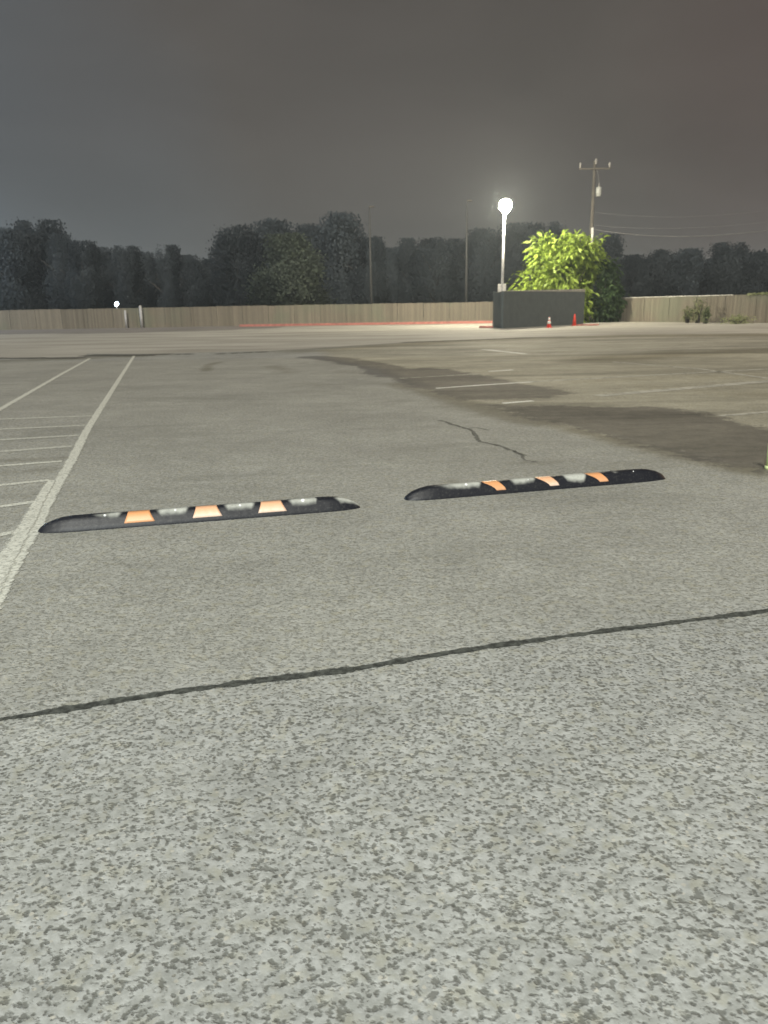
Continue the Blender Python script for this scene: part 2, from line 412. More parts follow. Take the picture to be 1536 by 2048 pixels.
sealed = np.maximum.reduce([
    area([(790, 741), (843, 736), (903, 738), (1028, 765), (1148, 786), (1090, 796), (1000, 800), (930, 800), (870, 783), (800, 765)], 0.35),
    area([(960, 808), (1150, 813), (1318, 812), (1440, 832), (1560, 866), (1800, 920), (1800, 1040), (1560, 955), (1493, 938), (1418, 922),
          (1293, 893), (1200, 868), (1120, 845), (1040, 832)], 0.35) * 0.92,
    line([(630, 714), (690, 720), (760, 735), (800, 752)], 0.7, 0.5) * 0.75,
])
dirt = np.maximum.reduce([
    line([(1205, 719), (1290, 711), (1400, 705), (1560, 700)], 1.0, 1.6) * 0.75,
    line([(840, 684), (940, 681), (1050, 677), (1250, 672), (1560, 670)], 0.9, 1.6) * 1.0,
    line([(600, 700), (700, 694), (840, 686)], 1.6, 2.2) * 0.75,
    line([(640, 716), (760, 740), (900, 795), (1000, 826), (1100, 848), (1293, 897), (1500, 942)], 0.12, 0.30) * 0.7,
    line([(800, 768), (860, 784), (925, 806), (1000, 828), (1080, 846)], 0.25, 0.45) * 0.85,
    line([(1140, 858), (1218, 876), (1293, 896), (1368, 911), (1440, 930)], 0.06, 0.22) * 0.9,
    line([(1060, 925), (1110, 922)], 0.10, 0.35) * 0.55,
    line([(870, 788), (900, 812), (960, 830)], 0.15, 0.5) * 0.5,
    line([(0, 722), (165, 717), (172, 712), (270, 712), (310, 709)], 0.9, 0.9) * 0.7,
    line([(0, 921), (70, 919), (134, 917)], 0.05, 0.12) * 0.85,
    line([(0, 945), (110, 938)], 0.10, 0.25) * 0.40,
    line([(0, 990), (80, 984)], 0.10, 0.25) * 0.30,
    line([(905, 964), (918, 969)], 0.05, 0.10) * 0.7,
    line([(1478, 936), (1500, 941)], 0.12, 0.25) * 1.1,
    line([(1240, 935), (1310, 925)], 0.3, 0.7) * 0.35,
    line([(412, 742), (416, 730), (440, 724)], 0.10, 0.22) * 0.8,
    line([(545, 732), (580, 745)], 0.12, 0.5) * 0.6,
    line([(1190, 760), (1330, 757), (1536, 752)], 0.5, 1.0) * 0.45,
    line([(1330, 775), (1536, 790)], 0.4, 1.0) * 0.5,
    line([(700, 745), (860, 735), (1000, 745)], 0.8, 1.4) * 0.35,
    line([(600, 770), (760, 800)], 0.5, 1.2) * 0.25,
])
old = area([(640, 700), (660, 717), (760, 738), (900, 795), (1000, 826), (1100, 848), (1293, 897), (1500, 942), (1900, 1060), (2400, 900), (1900, 640), (1200, 655)], 0.3)
fine = area([(-900, 1640), (0, 1440), (500, 1365), (720, 1337), (961, 1297), (1240, 1259), (1536, 1222), (2400, 1100), (2600, 690), (-1200, 740)], 0.30)
V = np.stack([X, Y, np.zeros_like(X)], -1).reshape(-1, 3)
idx = np.arange(nx * ny).reshape(ny, nx)
Fq = np.stack([idx[:-1, :-1], idx[:-1, 1:], idx[1:, 1:], idx[1:, :-1]], -1).reshape(-1, 4)
me = bpy.data.meshes.new('parking_lot')
me.vertices.add(len(V)); me.vertices.foreach_set('co', V.ravel())
me.loops.add(Fq.size); me.loops.foreach_set('vertex_index', Fq.ravel())
me.polygons.add(len(Fq)); me.polygons.foreach_set('loop_start', np.arange(0, Fq.size, 4)); me.polygons.foreach_set('loop_total', np.full(len(Fq), 4))
me.update(calc_edges=True)
for nm, arr in (('sealed', sealed), ('dirt', dirt), ('old', old), ('fine', fine)):
    a = me.attributes.new(nm, 'FLOAT', 'POINT'); a.data.foreach_set('value', arr.ravel().astype(np.float32))
me.materials.append(M_ASPH)
lot = bpy.data.objects.new('parking_lot', me); COL.objects.link(lot); tag(lot, kind='structure')

def strip(name, pts, width, z, mat, label=None, sub=0.25, jitter=0.0, world=False):
    """a flat strip with uv: pts in photo pixels on the ground"""
    p = [Vector(q) if world else G(*q) for q in pts]; q = [p[0]]
    for a, b in zip(p, p[1:]):
        n = max(1, int((b - a).length / sub))
        for i in range(1, n + 1): q.append(a.lerp(b, i / n))
    v = []; f = []; uv = []; L = 0
    for i, c in enumerate(q):
        d = (q[min(i + 1, len(q) - 1)] - q[max(i - 1, 0)]); d.z = 0; d.normalize()
        nrm = Vector((-d.y, d.x, 0)); off = (noise.noise(c * 3.1) + 0.5 * noise.noise(c * 9.7)) * jitter
        if i: L += (c - q[i - 1]).length
        w = width if isinstance(width, (int, float)) else width[0] + (width[1] - width[0]) * i / (len(q) - 1)
        if jitter: w *= 1 + 0.55 * noise.noise(c * 6.3 + Vector((5, 2, 0))) + 0.45 * noise.noise(c * 21.0)
        for s in (-1, 1): v.append((c.x + nrm.x * (s * w / 2 + off), c.y + nrm.y * (s * w / 2 + off), z)); uv.append((L, (s + 1) / 2))
        if i: f.append((2 * i - 2, 2 * i, 2 * i + 1, 2 * i - 1))
    o = mesh_obj(name, v, f, mat); ul = o.data.uv_layers.new(name='UVMap')
    for l in o.data.loops: ul.data[l.index].uv = uv[l.vertex_index]
    return tag(o, label, kind='structure')

# far concrete lane, dirt verge, red kerb
near = [(-700, 735), (0, 716), (165, 715), (176, 707), (270, 708), (540, 702), (700, 692), (840, 683), (1050, 675), (1300, 669), (1536, 666), (2100, 668)]
npts = []
for a, b in zip(near, near[1:]):
    A, B = G(*a), G(*b); n = max(1, int((B - A).length / 0.6))
    for i in range(n): npts.append(A.lerp(B, i / n) + Vector((0, noise.noise(A.lerp(B, i / n) * 0.9) * 0.25, 0)))
npts.append(G(*near[-1]))
lane_poly = [(p.x, p.y) for p in npts] + [(60, FY - 0.05), (-62, FY - 0.05)]
sheet('concrete_lane', lane_poly, 0.004, M_CONC)
vp = [G(-300, 680), G(0, 669), G(250, 666), (G(430, 661)), G(560, 656)]
vv = []
for a, b in zip(vp, vp[1:]):
    for i in range(14):
        c = a.lerp(b, i / 14); vv.append((c.x, c.y + noise.noise(c * 0.5) * 1.2))
sheet('dirt_verge', vv + [(vp[-1].x, FY - 0.06), (-62, FY - 0.06)], 0.008, M_VERGE)
k0, k1 = P(480, 650, 71.6), P(1000, 640, 68.0)
kb = MB(); Mk = Matrix.Translation((k0 + k1) / 2 * 1.0) @ Matrix.Rotation(math.atan2(k1.y - k0.y, k1.x - k0.x), 4, 'Z')
Mk.translation.z = 0
kb.box((0, 0, 0.085), ((k1 - k0).length, 0.35, 0.19), Mk); tag(kb.build('kerb', M_RED, bevel=0.02), kind='structure')
kk = [(k0.x, k0.y - 0.7, 0), (k1.x, k1.y - 0.7, 0)]
M_REDL = strip_mat('red_lane_paint', (0.46, 0.23, 0.18), (0.36, 0.23, 0.18), 1.2, 0.5, nscale=2, cover=0.75)
strip('fire_lane_paint', kk, 2.6, 0.012, M_REDL, world=True, sub=1.0)

# joints, cracks and markings
strip('pavement_crack', [(-330, 1505), (0, 1440), (240, 1401), (380, 1381), (500, 1365), (610, 1352), (720, 1337), (851, 1314), (961, 1297), (1100, 1278), (1240, 1259), (1390, 1241), (1536, 1222), (1900, 1180)],
      0.048, 0.004, M_CRACK, sub=0.012, jitter=0.009)
strip('pavement_crack', [(880, 841), (905, 850), (935, 858), (950, 868), (960, 884), (1000, 893), (1030, 902), (1048, 912)], 0.050, 0.004, M_CRACK_S, sub=0.03, jitter=0.03)
strip('pavement_crack', [(935, 858), (952, 856), (975, 862)], 0.03, 0.008, M_CRACK_S, sub=0.03, jitter=0.03)
strip('pavement_crack', [(1030, 902), (1050, 922), (1075, 926)], 0.035, 0.008, M_CRACK_S, sub=0.03, jitter=0.03)
strip('lane_joint', [(-200, 720), (0, 717), (165, 716)], 0.7, 0.012, M_CRACK_F, sub=0.3, jitter=0.05)
strip('lane_joint', [(172, 711), (270, 711), (312, 710)], 1.1, 0.012, M_CRACK_F, sub=0.3, jitter=0.05)
for a, b in (((316, 709), (342, 709)), ((352, 709), (362, 709)), ((368, 709), (386, 708)), ((432, 708), (452, 708)), ((460, 707), (480, 706)), ((486, 706), (506, 705)), ((512, 705), (536, 704))):
    strip('lane_joint', [a, b], 0.42, 0.012, M_CRACK_F, sub=0.3)
strip('lane_joint', [(800, 686), (840, 684), (940, 681), (1050, 676), (1130, 674)], 0.55, 0.012, M_CRACK_F, sub=0.3, jitter=0.2)

strip('parking_line', [(268, 712), (174, 860), (141, 926), (116, 968), (93, 1008), (70, 1056), (41, 1102), (8, 1163), (-60, 1300), (-150, 1480)], 0.125, 0.004, M_PAINT)
strip('parking_line', [(103, 962), (78, 1004), (59, 1040), (36, 1080), (16, 1116), (-6, 1155), (-70, 1290)], (0.085, 0.16), 0.008, M_PAINT)
strip('parking_line', [(180, 717), (120, 750), (0, 819), (-200, 935)], 0.13, 0.004, M_PAINT)
for a, b, mt in (((-300, 850), (184, 832), M_PAINT_F), ((-300, 873), (172, 851), M_PAINT_F), ((-300, 898), (158, 871), M_PAINT_F), ((-300, 926), (144, 893), M_PAINT_F),
                 ((-300, 955), (124, 923), M_PAINT), ((-300, 1002), (98, 961), M_PAINT), ((-300, 1056), (70, 1004), M_PAINT), ((-200, 1110), (34, 1064), M_PAINT)):
    strip('hatch_line', [a, b], 0.13 if mt is M_PAINT_F else 0.105, 0.004, mt)
for a, b, w, mt in (((966, 699), (1052, 708), 0.20, M_PAINT_W), ((985, 721), (1038, 720), .2, M_PAINT_O), ((978, 743), (1026, 740), .14, M_PAINT_W), ((982, 723), (1026, 722), .10, M_PAINT_O),
                    ((872, 777), (970, 770), .12, M_PAINT_W), ((970, 770), (1066, 764), .12, M_PAINT_W), ((1006, 807), (1066, 802), .11, M_PAINT_W), ((960, 700), (1030, 698), .25, M_PAINT_O),
                    ((1225, 724), (1400, 738), .16, M_PAINT_O), ((1400, 738), (1536, 757), .16, M_PAINT_O), ((1060, 764), (1536, 738), .18, M_PAINT_O),
                    ((1195, 792), (1600, 757), .3, M_PAINT_O), ((800, 757), (960, 748), .12, M_PAINT_O), ((1440, 832), (1620, 818), .14, M_PAINT_O)):
    strip('stall_line', [a, b], w, 0.004, mt)

# ------------------------------------------------------------------ rubber speed bumps
Wb, Hb = 0.17, 0.088
PROF = [(-.5, 0.0), (-.49, .14), (-.40, .42), (-.31, .70), (-.25, .86), (-.19, .96), (-.10, 1.0), (.10, 1.0), (.19, .96), (.25, .86), (.31, .70), (.40, .42), (.49, .14), (.5, 0.0)]
def prof_at(t):      # front face, t 0 bottom .. 1 top rim
    f = PROF[:8]; k = t * (len(f) - 1); i = min(int(k), len(f) - 2); a = k - i
    return (f[i][0] * (1 - a) + f[i + 1][0] * a) * Wb, (f[i][1] * (1 - a) + f[i + 1][1] * a) * Hb
def speed_bump(p0, p1, label, patches, studs, side):
    L = (p1 - p0).length; ang = math.atan2(p1.y - p0.y, p1.x - p0.x)
    mid = (p0 + p1) / 2 + Vector((-math.sin(ang), math.cos(ang), 0)) * Wb / 2
    th = thing('speed_bump', mid, label, 'speed bump', 'rubber speed bumps across the lane', ang)
    n = 240; v = []; f = []; rim_pale = []; m = len(PROF)
    cs = [(c - 0.5) * L for c in patches]
    for i in range(n + 1):
        x = (i / n - 0.5) * L; e = min(x + L / 2, L / 2 - x)
        s = math.sqrt(max(0, 1 - (1 - min(e / 0.26, 1)) ** 2)) ** 1.25; sw = 0.35 + 0.65 * s if e > 0 else 0.3
        near_ = min(abs(x - c) for c in cs)
        for k, (a, b) in enumerate(PROF):
            hb = b * Hb * max(s, 0.06) + (noise.noise(Vector((x * 9, a * 5, 0))) * 0.002 + noise.noise(Vector((x * 26, a * 9, 4))) * 0.0022) * (b > 0) * min(1, max(0.1, (near_ - 0.10) / 0.05)) + (-0.003 * math.cos(min(1, near_ / 0.15) * math.pi) if b > .8 else 0)
            v.append((x, a * Wb * sw, max(hb, 0.0)))
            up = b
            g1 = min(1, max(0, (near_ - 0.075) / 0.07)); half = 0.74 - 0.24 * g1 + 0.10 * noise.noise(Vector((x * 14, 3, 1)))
            sc = (up - half) * 2.4 - (1 - g1) * 1.4  # paler towards the top rim, dark beside the reflectors
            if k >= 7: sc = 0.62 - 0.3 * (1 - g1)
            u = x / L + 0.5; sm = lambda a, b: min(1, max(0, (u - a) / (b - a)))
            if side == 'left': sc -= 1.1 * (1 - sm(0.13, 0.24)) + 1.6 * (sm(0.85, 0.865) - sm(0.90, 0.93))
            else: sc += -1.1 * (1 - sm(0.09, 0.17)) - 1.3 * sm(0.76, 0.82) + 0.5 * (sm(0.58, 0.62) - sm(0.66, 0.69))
            rim_pale.append(sc)
        if i:
            for k in range(m - 1): f.append(((i - 1) * m + k, i * m + k, i * m + k + 1, (i - 1) * m + k + 1))
    f.append(tuple(range(m))); f.append(tuple(n * m + k for k in reversed(range(m))))
    f.append(None); f.pop()
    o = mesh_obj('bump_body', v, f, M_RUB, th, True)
    a = o.data.attributes.new('rim_pale', 'FLOAT', 'POINT'); a.data.foreach_set('value', np.array(rim_pale, dtype=np.float32))
    for j, c in enumerate(cs):
        pv = []; pf = []; nu, nv = 12, 8
        for b in range(nv + 1):
            tt = 0.24 + 0.74 * b / nv; y, z = prof_at(tt); y2, z2 = prof_at(tt + .01); nn = Vector((0, -(z2 - z), (y2 - y))).normalized() * 0.003
            z0_, z1_ = prof_at(0.24)[1], Hb; q = min(1, (z - z0_) / (z1_ - z0_))
            if side == 'left': xl, xr = c - 0.100 + 0.026 * q, c + 0.100 - 0.032 * q
            else: xl, xr = c - 0.010 - 0.095 * q ** 1.7, c + 0.068 - 0.060 * max(0, q - 0.15) ** 1.3  # right side: only the lit part of each trapezoid reflector is shaped
            for u in range(nu + 1): pv.append((xl + (xr - xl) * u / nu, y + nn.y - 0.001, z + abs(nn.z)))
        for b in range(nv):
            for u in range(nu): k = b * (nu + 1) + u; pf.append((k, k + 1, k + nu + 2, k + nu + 1))
        ref = mesh_obj('reflector', pv, pf, M_REFP if (j + (side == 'left') * 0) % 3 == 1 or (side == 'left' and j == 2) else M_REFO, th, True)
        md = ref.modifiers.new('solid', 'SOLIDIFY'); md.thickness = 0.002
    for c, r in studs:
        y, z = prof_at(0.70); b = MB(); x = (c - 0.5) * L
        Mx = Matrix.Translation((x, y, z)) @ Matrix.Rotation(R(52), 4, 'X')
        b.lathe([(r * 1.3, -0.003), (r * 1.3, 0.001), (r, 0.0015), (r * .92, r * .5), (r * .7, r * .8), (r * .35, r), (r * .05, r * 1.05)], n=14); b.v = [Mx @ q for q in b.v]
        b.build('bolt', M_BOLT, th, True)
    return th
speed_bump(G(72, 1070), G(724, 1019), 'black rubber speed bump on the left with three trapezoid orange reflectors', (0.299, 0.504, 0.708), ((0.198, 0.008), (0.408, 0.008), (0.608, 0.008), (0.810, 0.013)), 'left')
speed_bump(G(816, 1004), G(1340, 960), 'black rubber speed bump on the right with three orange reflectors cut to their lit part', (0.324, 0.526, 0.720), ((0.215, 0.010), (0.445, 0.005), (0.86, 0.005)), 'right')

# ------------------------------------------------------------------ fences
def fence(name, a, b, h, label, h2=None):
    a = Vector((a[0], a[1], 0)); b = Vector((b[0], b[1], 0)); L = (b - a).length; ang = math.atan2(b.y - a.y, b.x - a.x)
    th = thing(name, a, label, 'fence', rz=ang); n = max(1, round(L / 2.4)); pl = L / n
    for i in range(n):
        mb = MB(); sh = []; x = 0.0; base = random.uniform(0.3, 0.7); dz = random.uniform(-.02, .02)
        while x < pl - 0.05:
            w = min(0.14, pl - x); hh = (h if h2 is None else h + (h2 - h) * i / n) + random.uniform(-.012, .012) + dz
            mb.box((i * pl + x + w / 2, random.uniform(-.004, .004), hh / 2), (w - 0.008, 0.02, hh)); c = min(1, max(0, base + random.gauss(0, .13))); sh += [c] * 8; x += 0.14
        o = mb.build('fence_panel', M_FENCE, th)
        at = o.data.attributes.new('shade', 'FLOAT', 'POINT'); at.data.foreach_set('value', np.array(sh, dtype=np.float32))
    return th, ang, n, pl
xl, xr = -61.0, P(1262, 600, FY).x
th, ang, n, pl = fence('wooden_fence', (xl, FY), (xr, FY), 1.80, 'long weathered plank fence behind the red kerb, left of the dark enclosure')
rl = MB()
for z in (0.35, 1.4): rl.box(((xr - xl) / 2, 0.035, z), (xr - xl, 0.045, 0.09))
rl.build('fence_rail', M_FENCE, th)
f0, f1 = G(1196, 643.5), G(1545, 646.5); dd = (f1 - f0).normalized(); f1 = f1 + dd * 30
th2, ang2, n2, pl2 = fence('wooden_fence', (f0.x, f0.y), (f1.x, f1.y), 1.84, 'pale board fence with a light top rail, right of the leafy bush')
tr = MB(); tr.box((6.4, 0, 1.87), (12.4, 0.07, 0.05)); tr.build('top_rail', M_RAIL, th2)

# ------------------------------------------------------------------ enclosure
FL, FR = G(1006, 657), G(1167, 648.5)
BL = P(987, 600, FL.y + 2.6); BL.z = 0; BR = FR + (BL - FL) + Vector((0.3, 0.2, 0)); HE = 2.38
def wall(a, b, h0, h1, thk, name, parent, mat, zb=0.0):
    a = Vector(a); b = Vector(b); d = (b - a).normalized(); nrm = Vector((-d.y, d.x, 0)) * thk
    v = []
    for p, h in ((a, h0), (b, h1), (b + nrm, h1), (a + nrm, h0)): v.append(Vector((p.x, p.y, zb)) - org)
    for p, h in ((a, h0), (b, h1), (b + nrm, h1), (a + nrm, h0)): v.append(Vector((p.x, p.y, h)) - org)
    mbx = MB(); mbx.v = v; mbx.f = [(3, 2, 1, 0), (4, 5, 6, 7), (0, 1, 5, 4), (1, 2, 6, 5), (2, 3, 7, 6), (3, 0, 4, 7)]
    return mbx.build(name, mat, parent, bevel=0.015)
org = FL.copy()
enc = thing('dumpster_enclosure', org, 'dark charcoal walled enclosure in front of the leafy bush', 'enclosure')
dF = (FR - FL).normalized()
wall(FL, FR, 2.30, 2.46, 0.2, 'front_wall', enc, M_ENC)
wall(FL + Vector((0.20, 0.205, 0)) * 0 + Vector((0.0, 0.21, 0)), BL, 2.295, 2.295, -0.2, 'side_wall', enc, M_ENC)
wall(FR + Vector((-0.02, 0.21, 0)), BR, 2.455, 2.455, 0.2, 'side_wall', enc, M_ENC)
wall(BL + dF * 0.21, BR - dF * 0.01, 2.29, 2.45, 0.2, 'back_wall', enc, M_ENC)
wall(FL + Vector((0, -0.02, 0)), FR + Vector((0, -0.02, 0)), 2.33, 2.49, 0.24, 'coping', enc, M_COPE, 2.30)
# the coping follows the slope of the wall top
co = enc.children[-1]
for i, vtx in enumerate(co.data.vertices):
    if i < 4: vtx.co.z = 2.302 if i in (0, 3) else 2.462
b = MB(); b.box((0, 0, 0.05), (1.5, 0.25, 0.10)); o = b.build('wheel_stop', M_RED, bevel=0.02); p = G(1166, 651.5); o.location = (p.x + 0.3, p.y, 0.004)
tag(o, 'low dull red kerb block at the right foot of the dark enclosure', 'wheel stop')
b = MB(); b.box((0, 0, 0.07), (0.95, 0.3, 0.14), taper=0.9); o = b.build('wheel_stop', M_RED, bevel=0.02); p = G(972, 656); o.location = (p.x, p.y, 0.004)
tag(o, 'short bright red kerb block at the left foot of the dark enclosure', 'wheel stop')

# cones
def cone(px, py, h, label, white):
    p = G(px, py); th = thing('traffic_cone', (p.x, p.y, 0.004), label, 'traffic cone', 'traffic cones by the dark enclosure')
    MB().box((0, 0, 0.02), (0.36, 0.36, 0.04)).build('cone_base', M_CONE, th, bevel=0.01)
    r0, r1 = 0.145, 0.045
    def rr(z): return r0 + (r1 - r0) * (z - 0.04) / (h - 0.04)
    MB().lathe([(r0, 0.04), (rr(h * .97), h * .97), (r1 * 0.6, h)], n=18).build('cone_shell', M_CONE, th, True)
    for a, b_ in white:
        MB().lathe([(rr(a * h) + .004, a * h), (rr(b_ * h) + .004, b_ * h)], n=18).build('reflective_collar', M_CONEW, th, True)
cone(1098, 655.5, 0.66, 'orange cone with two white collars before the dark enclosure', ((0.36, 0.64), (0.70, 0.96)))
cone(1148.5, 651.5, 0.78, 'plain red cone near the right end of the dark enclosure', ())

# ------------------------------------------------------------------ street lamp
LY = 60.0
hp = P(1010, 412, LY); base = P(1004, 575, LY); X0 = base.x
lp = thing('street_lamp', (X0, LY, 0), 'tall lit street lamp glowing white behind the dark enclosure', 'street lamp')
H = hp.z
MB().lathe([(0.26, 0), (0.26, 0.35), (0.22, 0.40)], n=20).build('pole_foot', M_CONC, lp, True)
MB().tube([(0, 0, 0.40), (0.02, 0, 4), (hp.x - X0 - 0.02, 0, H - 0.52)], [0.12, 0.10, 0.075], 14).build('pole', M_POLE, lp, True)
hx = hp.x - X0 + 0.03
MB().box((hx, 0.0, H + 0.48), (0.16, 0.16, 0.07), taper=0.8).build('lamp_housing', M_POLE, lp, bevel=0.03)
g = MB(); g.lathe([(0.07, -0.58), (0.11, -0.50), (0.22, -0.38), (0.34, -0.24), (0.41, -0.08), (0.43, 0.08), (0.40, 0.24), (0.32, 0.36), (0.18, 0.43), (0.05, 0.45)], (hx, 0.0, H), 22)
g.build('lamp_glare_globe', M_GLOW, lp, True)  # globe swollen to the outline of the lamp's glare
for dx in (-0.22, 0.16):
    MB().box((dx, -0.13, 2.62), (0.22, 0.16, 0.72)).build('control_box', M_BOX, lp, bevel=0.02)
MB().box((-0.03, -0.10, 2.62), (0.14, 0.10, 0.5)).build('bracket', M_POLE, lp)

# ------------------------------------------------------------------ utility pole and wires
UY = 70.0
up = P(1184, 440, UY); UX = up.x; topz = P(1191, 322, UY).z
ut = thing('utility_pole', (UX, UY, 0), 'tall wooden utility pole with crossarm and grey transformer behind the bush', 'utility pole')
MB().tube([(0, 0, 0), (0.0, 0, 6), (0.0, 0, topz)], [0.20, 0.16, 0.12], 14).build('pole', M_UPOLE, ut, True)
cz = P(1190, 338, UY).z
MB().box((0, -0.14, cz), (2.7, 0.10, 0.12)).build('crossarm', M_UPOLE, ut, bevel=0.01)
for x_ in (-1.25, 0.06, 1.22):
    MB().lathe([(0.03, 0), (0.10, 0.08), (0.06, 0.16), (0.10, 0.22), (0.085, 0.38), (0.03, 0.44)], (x_, -0.14, cz + (0.06 if x_ != 0.06 else 0.35)), 12).build('insulator', M_PORC, ut, True)
tz = P(1198, 384, UY).z
xf = MB().lathe([(0.20, -0.36), (0.23, -0.33), (0.25, 0.30), (0.22, 0.36), (0.06, 0.40)], (0.42, -0.1, tz), 18).build('transformer', M_XFMR, ut, True)
MB().lathe([(0.03, 0), (0.07, 0.08), (0.05, 0.18), (0.03, 0.3)], (0.42, -0.1, tz + 0.39), 10).build('bushing', M_PORC, xf, True)
MB().tube([(0.42, -0.1, tz + .66), (0.3, -.14, tz + 1.3), (0.12, -.14, cz + .1)], 0.02, 6).build('drop_wire', M_WIRE, ut)
sl = MB().tube([(0.03, -0.17, P(1180, 492, UY).z), (0.03, -0.19, P(1183, 456, UY).z)], [0.11, 0.11], 10).build('lit_stretch', M_BOX, ut, True)  # pale sleeve added to paint the lamplit stretch of the pole
def wire(pts, r, label, Y0=UY, Y1=60):
    q = []; N = 40
    xs_ = [p[0] for p in pts]; ys_ = [p[1] for p in pts]
    # smooth interpolation along the span
    for i in range(N + 1):
        x = xs_[0] + (xs_[-1] - xs_[0]) * i / N; k = i / N
        y = np.polyval(np.polyfit(xs_, ys_, 3), x); q.append(P(x, float(y), Y0 + (Y1 - Y0) * k))
    o = MB().tube(q, r, 6).build('overhead_wire', M_WIRE, None, True); tag(o, label, 'wire', 'wires running right from the utility pole')
wire([(1185, 458), (1230, 465), (1290, 471), (1350, 473), (1420, 471), (1500, 465), (1600, 452), (1700, 435)], 0.030, 'thickest sagging overhead wire, the lowest one leaving the utility pole')
wire([(1187, 450), (1250, 455), (1330, 457), (1420, 454), (1550, 442), (1700, 422)], 0.012, 'thin middle overhead wire sagging right from the utility pole')
wire([(1189, 424), (1250, 431), (1330, 434), (1420, 431), (1550, 420), (1700, 400)], 0.010, 'faint highest overhead wire leaving the utility pole below the transformer')

# thin poles beyond the fence
def thin_pole(px, ptop, Yd, label):
    p = P(px, 560, Yd); tz = P(px, ptop, Yd).z
    th = thing('light_pole', (p.x, Yd, 0), label, 'pole', 'unlit poles beyond the fence')
    MB().tube([(0, 0, 0), (0, 0, tz)], [0.16, 0.06], 10).build('pole', M_FARP, th, True)
    MB().tube([(0, 0, tz - 0.05), (0.25, 0, tz + 0.03), (0.5, 0, tz)], 0.03, 8).build('arm', M_UPOLE, th, True)
    MB().box((0.42 - 0.2, 0, tz + 0.02), (0.55, 0.25, 0.13), taper=0.8).build('lamp_head', M_UPOLE, th, bevel=0.02)
thin_pole(741.5, 414, 78, 'unlit thin pole beyond the fence, beside the tall domed tree')
thin_pole(932.5, 402, 77, 'unlit thin pole beyond the fence, just left of the lit lamp')

# posts and small lamp at the left of the fence
def post(px, ytop, w, label):
    p = P(px, 640, FY - 0.35); tz = P(px, ytop, FY - 0.35).z
    th = thing('fence_post', (p.x, FY - 0.35, 0), label, 'post', 'pale posts before the fence')
    MB().tube([(0, 0, 0), (0, 0, tz)], w, 12).build('post', M_POST, th, True); MB().lathe([(w * 1.2, 0), (w * 1.1, .04), (w * .4, .08)], (0, 0, tz), 12).build('post_cap', M_BOX, th, True)
post(283, 613, 0.13, 'pale round post standing slightly taller than the plank fence')
post(252, 622, 0.10, 'lower dim grey post below the small white light')
p = P(233, 608, FY + 3)
sl = thing('floodlight', (p.x, FY + 3, 0), 'small bluish white floodlight shining just above the left fence', 'floodlight')
MB().tube([(0, 0, 0), (0, 0, p.z - 0.2)], 0.05, 8).build('post', M_POLE, sl, True)
MB().box((0, 0.11, p.z), (0.36, 0.12, 0.36)).build('housing', M_POLE, sl, bevel=0.03)
g = MB(); g.lathe([(0.05, -0.02), (0.14, -0.01), (0.165, 0.0), (0.14, 0.03), (0.04, 0.05)], n=18)
Mx = Matrix.Translation((0, 0.03, p.z)) @ Matrix.Rotation(R(35), 4, 'Y') @ Matrix.Rotation(R(90), 4, 'X') @ Matrix.Scale(1.25, 4, (0, 1, 0)); g.v = [Mx @ v for v in g.v]
g.build('lens', M_GLOWB, sl, True)

# marker post at the right edge
p = G(1537, 938)
mk = thing('marker_post', (p.x, p.y, 0), 'pale green marker post at the right edge, beyond the right speed bump', 'marker post')
MB().lathe([(0.034, 0), (0.034, 0.02), (0.027, 0.03)], n=14).build('foot', M_PGREEN, mk, True)
MB().lathe([(0.026, 0.03), (0.026, 0.22), (0.02, 0.24)], n=14).build('post', M_PGREEN, mk, True)

# ------------------------------------------------------------------ trees
def leaves(centers, size, aspect, seed, droop=0.0, outward=None, fold=False):
    """one quad per leaf clump, numpy; returns mesh arrays"""
    r = np.random.default_rng(seed); n = len(centers)
    d = r.normal(size=(n, 3))
    if outward is not None: d = d * 0.55 + outward
    d[:, 2] -= droop; d /= np.linalg.norm(d, axis=1, keepdims=True) + 1e-9
    s = np.cross(d, r.normal(size=(n, 3))); s /= np.linalg.norm(s, axis=1, keepdims=True) + 1e-9
    L = (size * r.uniform(0.6, 1.4, n))[:, None]; w = L * aspect
    nrm = np.cross(d, s)
    if fold:                    # leaf with pointed tip and curved blade: 6 verts, 2 quads
        tip = d.copy(); tip[:, 2] -= 0.5; tip /= np.linalg.norm(tip, axis=1, keepdims=True)
        a0 = centers; m1 = centers + d * L * .5; t1 = m1 + tip * L * .55
        V = np.stack([a0 - s * w * .15, a0 + s * w * .15, m1 + s * w * .5 + nrm * w * .1, m1 - s * w * .5 + nrm * w * .1, t1 + s * w * .12, t1 - s * w * .12], 1)
        idx = np.arange(n)[:, None] * 6
        Fc = np.concatenate([idx + np.array([0, 1, 2, 3]), idx + np.array([3, 2, 4, 5])]); k = 6
    else:
        V = np.stack([centers - d * L * .5 - s * w * .35, centers - d * L * .1 + s * w * .5, centers + d * L * .5 + s * w * .2, centers + d * L * .15 - s * w * .5], 1)
        Fc = np.arange(n)[:, None] * 4 + np.array([0, 1, 2, 3]); k = 4
    sh = np.repeat(r.uniform(0, 1, n), k)
    return V.reshape(-1, 3), Fc, sh
def np_mesh(name, V, Fc, sh, mat):
    me = bpy.data.meshes.new(name); me.vertices.add(len(V)); me.vertices.foreach_set('co', V.astype(np.float32).ravel())
    me.loops.add(Fc.size); me.loops.foreach_set('vertex_index', Fc.ravel().astype(np.int32))
    me.polygons.add(len(Fc)); me.polygons.foreach_set('loop_start', np.arange(0, Fc.size, 4)); me.polygons.foreach_set('loop_total', np.full(len(Fc), 4))
    me.update(calc_edges=True); a = me.attributes.new('shade', 'FLOAT', 'POINT'); a.data.foreach_set('value', sh.astype(np.float32))
    me.materials.append(mat); return me
